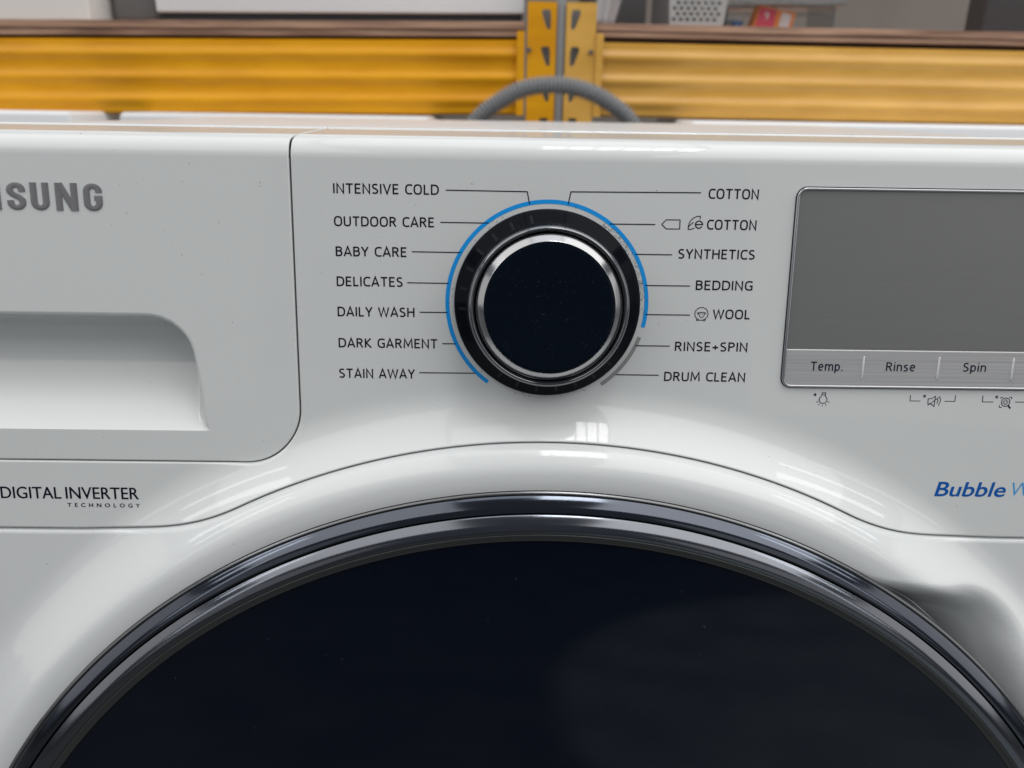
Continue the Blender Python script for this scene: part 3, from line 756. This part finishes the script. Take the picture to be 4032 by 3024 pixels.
# ------------------------------------------------------------------ drain hose standing up behind the machine
def hose():
    ctrl = [(-62, -330), (-62, -60), (-58, 20), (-45.3, 46.5), (-17.9, 67.3), (6.8, 78.6), (35, 82.3), (58, 80.5), (81.6, 73.5), (104, 61.4), (121.6, 46.4), (134, 20), (138, -60), (138, -330)]
    pts = []
    for i in range(len(ctrl)-1):
        p = [Vector(ctrl[max(0, min(len(ctrl)-1, i+k))]) for k in (-1, 0, 1, 2)]
        n = max(4, int((p[2]-p[1]).length/.3))
        for j in range(n):
            t = j/n; q = .5*((2*p[1])+(p[2]-p[0])*t+(2*p[0]-5*p[1]+4*p[2]-p[3])*t*t+(3*p[1]-3*p[2]-p[0]+p[3])*t**3); pts.append(q)
    out = [pts[0]]; acc = 0; step = .55; 
    for i in range(1, len(pts)):
        acc += (pts[i]-pts[i-1]).length
        if acc >= step: out.append(pts[i]); acc = 0
    V = []; F = []; s = 0; NS = 16
    for i, q in enumerate(out):
        t = (out[min(i+1, len(out)-1)]-out[max(i-1, 0)]).normalized(); n = Vector((-t.y, t.x))
        if i: s += (out[i]-out[i-1]).length
        r = 8.7+1.9*cos(2*pi*s/4.3)
        for k in range(NS):
            a = 2*pi*k/NS; c = q+n*(r*cos(a)); V.append(Wm(c.x, 652+r*sin(a), c.y))
    for i in range(len(out)-1):
        for k in range(NS):
            j = (k+1) % NS; F.append((i*NS+k, i*NS+j, (i+1)*NS+j, (i+1)*NS+k))
    return V, F
tag(obj('drain_hose', *hose(), M_hose, None, True), 'grey corrugated drain hose arching up behind the white washing machine', 'hose')

# ------------------------------------------------------------------ storage racks
YF = 860          # front face of the beams, mm behind the dial
def rack(x_in, x_out, sgn, paint, label, ztop, zb, zboard, post, slope, group='yellow storage racks behind the washing machine'):
    lo, hi = min(x_in, x_out), max(x_in, x_out)
    t = thing('storage_rack', label, 'rack', Wm((lo+hi)/2, YF+40, -804), group)
    # fluted beam, extruded along x
    prof = []
    zs = frange(zb, ztop, 60)
    rid = [zb+(ztop-zb)*f for f in (.19, .49, .80)]
    for z in zs:
        y = 0
        for c in rid: y -= 4.6*math.exp(-((z-c)/6.8)**2)
        if z-zb < 3: y += (3-(z-zb))*1.2
        if ztop-z < 3: y += (3-(ztop-z))*1.2
        prof.append((YF+y, z))
    prof = [(YF+45, zb-.5)]+prof+[(YF+45, ztop+.5)]
    xs = [x_in, x_out] if x_in < x_out else [x_out, x_in]
    V = [Wm(x, y, z+slope*(x-x_in)) for x in xs for y, z in prof]; n = len(prof)
    F = [(i, n+i, n+i+1, i+1) for i in range(n-1)]+[tuple(range(n)), tuple(range(2*n-1, n-1, -1))]
    F.append((n-1, 2*n-1, n, 0))
    beam = obj('beam', V, F, paint, t, True, None, 40)
    mb = MB()
    for a, b, yo in ((zboard[0], (zboard[0]+zboard[1])/2-1.2, 2), ((zboard[0]+zboard[1])/2-.6, zboard[1], 0)):
        wbox(mb, lo, hi, YF-3+yo, YF+500, a, b, 0, .6)
    for v in mb.v: v.z += slope*(v.x-x_in*.001)
    mb.build('shelf_board', M_wood, t)
    # upright with teardrop slots: front flange cut by hand, steel web behind
    p0, p1, slots = post
    outl = [(p0, -800), (p1, -800), (p1, 187), (p0, 187)]
    pts = [Vector(p) for p in outl]; edges = [(i, (i+1) % 4) for i in range(4)]; holes = []
    for zc in range(-770, 170, 44):
        z = zc+(178-144-44*0)*0+0
        h = [(x+slots[0], zc+dz) for x, dz in ((0, 0), (-slots[1]*.35, 3), (-slots[1], 20), (-slots[1]*.9, 24), (slots[1]*.05, 24.5), (slots[1]*.22, 18), (slots[1]*.22, 3))]
        b = len(pts); pts += [Vector(p) for p in h]; edges += [(b+i, b+(i+1) % len(h)) for i in range(len(h))]; holes.append(h)
    vv, ee, ff, *_ = delaunay_2d_cdt(pts, edges, [], 0, 1e-5)
    keep = []
    for f in ff:
        c = sum((vv[i] for i in f), Vector((0, 0)))/3
        if not any(inside(c, h) for h in holes): keep.append(f)
    V = [Wm(p.x, YF-8, p.y) for p in vv]+[Wm(p.x, YF-5.5, p.y) for p in vv]; n = len(vv)
    F = []
    for f in keep:
        a, b, c = (vv[i] for i in f); f = tuple(f) if (b-a).cross(c-a) > 0 else tuple(f)[::-1]
        F.append(f); F.append(tuple(i+n for i in f[::-1]))
    ec = {}
    for f in keep:
        for i in range(3):
            e = tuple(sorted((f[i], f[(i+1) % 3]))); ec[e] = ec.get(e, 0)+1
    for (a, b), k in ec.items():
        if k == 1: F.append((a, b, b+n, a+n))
    up = obj('upright', V, F, paint, t, False)
    mb = MB(); wbox(mb, min(p0, p1)+2, max(p0, p1)-2, YF+3, YF+40, -800, 186); mb.build('upright_web', M_galv, up)
    # end plate of the beam hooked to the upright
    mb = MB(); e0 = x_in; wbox(mb, min(e0, e0+sgn*10), max(e0, e0+sgn*10), YF-10.5, YF-8.2, zb-1, ztop+9, 0, .8); mb.build('end_plate', paint, beam)
    mb = MB()
    for zz in (zb+.24*(ztop-zb),):
        bm = bmesh.new(); bmesh.ops.create_cone(bm, cap_ends=True, segments=6, radius1=.0032, radius2=.0028, depth=.004, matrix=Matrix.Translation(Wm(e0-sgn*6, YF-10, ztop-13)) @ Matrix.Rotation(pi/2, 4, 'X'))
        mb.add([v.co.copy() for v in bm.verts], [[v.index for v in f.verts] for f in bm.faces]); bm.free()
    mb.build('bolt', M_dgrey, up)
    return t
rack(8, -1500, -1, M_yel, 'bright yellow storage rack left of the grey post gap, carrying the white appliances', 143, 49.5, (146.5, 164), (11.5, 49, (39.5, 10)), .0115)
rack(101, 1500, 1, M_yel2, 'pale yellow storage rack right of the grey post gap, with the basket on it', 141.5, 49, (147.5, 163.5), (61.5, 100.5, (70.0, -10)), -.0035)
mb = MB(); wbox(mb, 49.6, 60.9, YF-4, YF+36, -802, 560, 0, 1.5)
tag(mb.build('steel_post', M_galv, None, True), 'narrow grey steel post standing between the two yellow racks', 'post')

# ------------------------------------------------------------------ goods on and under the shelves
def appliance(label, x0, x1, y0, y1, z0, z1, m, shade_fill=0, bev=6, group=None, slope=0, name='appliance', cat='appliance'):
    t = thing(name, label, cat, Wm((x0+x1)/2, (y0+y1)/2, z0), group)
    mb = MB(); wbox(mb, x0, x1, y0, y1, z0+shade_fill, z1, 0, bev)
    for v in mb.v: v.z += slope*(v.x-.008)
    mb.build('casing', m, t, True)
    if shade_fill:
        mb = MB(); wbox(mb, x0+4, x1-4, y0+5, y1-10, z0+1, z0+shade_fill+1)
        for v in mb.v: v.z += slope*(v.x-.008)
        mb.build('shade_fill', M_gap, t)  # near-black block, colours in the shade of the gap under the casing
        for k in range(3):
            mb = MB(); x = x0+60+(x1-x0-120)*k/2; wbox(mb, x-14, x+14, y0+8, y0+30, z0+.3, z0+shade_fill, 0, 1)
            for v in mb.v: v.z += slope*(v.x-.008)
            mb.build('foot', M_dgrey, t)
    return t
SH = 164.2
appliance('pale grey appliance far left on the left shelf', -1250, -566, YF+20, YF+460, SH, SH+620, M_appl2, 0, 3, slope=.0115)
appliance('dark grey appliance squeezed between two pale ones on the left shelf', -560, -491, YF+70, YF+460, SH, SH+560, M_mgrey, 0, 12, slope=.0115)
appliance('white appliance over a dark gap on the left shelf beside the post', -486, 8, YF+40, YF+470, SH, SH+620, M_appl, 13, 3, slope=.0115)
appliance('white appliance at floor level under the far left of the rack', -1120, -556, 770, 1010, -804, 45.6, M_appl, 0, 5)
appliance('white appliance at floor level under the left shelf, right of the dark gap', -497, -110, 770, 1010, -804, 46.2, M_top, 0, 7)
appliance('white appliance at floor level under the right shelf', 215, 830, 765, 1010, -804, 46.2, M_appl, 0, 5)
# perforated basket
def basket():
    t = thing('plastic_basket', 'white perforated plastic basket on the right shelf', 'basket', Wm(233, YF+70, SH-1))
    x0, x1, z0, z1, yf = 202, 281, SH-.5, SH+105, YF+25
    pts = [Vector(p) for p in ((x0, z0), (x1-8, z0), (x1+4, z1), (x0-10, z1))]; edges = [(0, 1), (1, 2), (2, 3), (3, 0)]; holes = []
    r = 0; z = z0+9
    while z < z1-8:
        x = x0+5+(4.5 if r % 2 else 0)
        while x < x1-11:
            h = [(x+3.3*cos(a), z+2.8*sin(a)) for a in frange(0, 2*pi, 6)[:-1]]; b = len(pts); pts += [Vector(p) for p in h]
            edges += [(b+i, b+(i+1) % 6) for i in range(6)]; holes.append(h); x += 9
        z += 6.6; r += 1
    vv, ee, ff, *_ = delaunay_2d_cdt(pts, edges, [], 0, 1e-5); keep = []
    poly = [(x0, z0), (x1-8, z0), (x1+4, z1), (x0-10, z1)]
    for f in ff:
        c = sum((vv[i] for i in f), Vector((0, 0)))/3
        if inside(c, poly) and not any((c-Vector((sum(p[0] for p in h)/6, sum(p[1] for p in h)/6))).length < 2.4 for h in holes): keep.append(tuple(f))
    V = [Wm(p.x, yf-(p.y-z0)*.05, p.y) for p in vv]+[Wm(p.x, yf+2-(p.y-z0)*.05, p.y) for p in vv]; n = len(vv)
    F = keep+[tuple(i+n for i in f) for f in keep]
    obj('front_wall', V, F, M_basket, t, False)
    mb = MB(); wbox(mb, x0, x1-8, yf+3, yf+150, z0, z0+2); wbox(mb, x0+.2, x0+2, yf+3, yf+150, z0, z1); wbox(mb, x0, x1-8, yf+150, yf+152, z0, z1); mb.build('inner_walls', M_mgrey, t)  # inner walls coloured darker to put shade behind the holes
    mb = MB(); V = []
    mb.add([Wm(x1-8, yf+2, z0), Wm(x1+4, yf-3, z1), Wm(x1+4, yf+150, z1), Wm(x1-8, yf+150, z0)], [(0, 1, 2, 3)]); mb.build('side_wall', M_basket, t)
    return t
basket()
# pale cloth leaning against the post
V = []; F = []; nx, nz = 10, 14
for j in range(nz+1):
    for i in range(nx+1):
        s = i/nx; q = j/nz
        x = 103+q*24+s*(27+q*16); z = SH+q*150; y = YF+38+5*sin(s*9+q*2)+3*sin(q*7)+20*s
        V.append(Wm(x, y, z))
for j in range(nz):
    for i in range(nx): F.append((j*(nx+1)+i, j*(nx+1)+i+1, (j+1)*(nx+1)+i+1, (j+1)*(nx+1)+i))
o = obj('folded_cloth', V, F, M_cloth, None, True); sm = o.modifiers.new('t', 'SOLIDIFY'); sm.thickness = .004
tag(o, 'pale grey folded cloth leaning by the post on the right shelf', 'cloth')
appliance('dark grey box behind the cloth on the right shelf', 112, 205, YF+240, YF+420, SH, SH+240, M_dgrey, 0, 3, name='storage_box', cat='box')
# pink and orange packet, clear tray above it
t = thing('packet', 'small pink and orange packet standing on the right shelf', 'packet', Wm(345, YF+60, SH-1))
mb = MB(); vs = [Wm(314, YF+30, SH-1), Wm(368, YF+34, SH-1), Wm(373, YF+34, SH+19), Wm(322, YF+30, SH+27), Wm(314, YF+60, SH-1), Wm(368, YF+60, SH-1), Wm(373, YF+58, SH+19), Wm(322, YF+58, SH+27)]
mb.add(vs, [(0, 1, 2, 3), (7, 6, 5, 4), (0, 4, 5, 1), (1, 5, 6, 2), (2, 6, 7, 3), (3, 7, 4, 0)]); mb.build('carton', M_oran, t)
mb = MB(); mb.add([Wm(317, YF+29.6, SH+.5), Wm(343, YF+31, SH+.5), Wm(345, YF+31, SH+22), Wm(323, YF+29.6, SH+25.5)], [(0, 1, 2, 3)]); mb.build('pink_panel', M_pink, t)
mb = MB(); mb.add([Wm(350, YF+32.2, SH+2), Wm(364, YF+33.2, SH+2), Wm(367, YF+33.2, SH+17), Wm(353, YF+32.2, SH+20)], [(0, 1, 2, 3)]); mb.build('pale_panel', M_pale, t)
V, F = text_mesh('9'); x0 = min(v.x for v in V)
obj('printed_number', [Wm(329+(v.x-x0)*14, YF+29.2+.055*(v.x-x0)*14, SH+10+v.y*14) for v in V], F, M_pale, t, False)
t = thing('clear_tray', 'clear acrylic tray above the packet on the right shelf', 'tray', Wm(357, YF+100, SH+25))
mb = MB(); wbox(mb, 283, 434, YF+20, YF+160, 192, 195, 0, .8); mb.build('tray_floor', M_clear, t, True)
mb = MB(); wbox(mb, 283, 434, YF+16, YF+19.5, 192, 215, 0, .8); mb.build('tray_front', M_clear, t, True)
for x in (284, 432):
    mb = MB(); wbox(mb, x, x+3, YF+60, YF+160, SH-.5, 192); mb.build('tray_leg', M_clear, t)
mb = MB(); wbox(mb, 292, 305, YF+44, YF+60, SH-.5, SH+9, 0, 2); tag(mb.build('blue_cap', mat('blue_plastic', (.05, .16, .36), .4), None, True), 'small blue cap lying left of the pink packet', 'cap')
mb = MB(); wbox(mb, 284, 312, YF+66, YF+90, SH-.5, SH+16, 0, 4); tag(mb.build('grey_pouch', M_cloth, None, True), 'small pale pouch behind the blue cap on the shelf', 'pouch')
appliance('dark grey cabinet at the far right of the right shelf', 664, 1000, YF+100, YF+150, SH, SH+400, mat('slate_panel', (.062, .06, .064), .5), 0, 4, name='cabinet', cat='cabinet')
# ------------------------------------------------------------------ setting
mb = MB(); mb.add([(-6, -6, 0), (6, -6, 0), (6, 3.2, 0), (-6, 3.2, 0)], [(0, 1, 2, 3)])
o = mb.build('floor', M_floor); o['kind'] = 'structure'
mb = MB(); mb.box(-6, 6, 2.2, 2.32, 0, 3.2); o = tag(mb.build('wall', M_wall), 'brown grey wall behind the racks', 'wall')
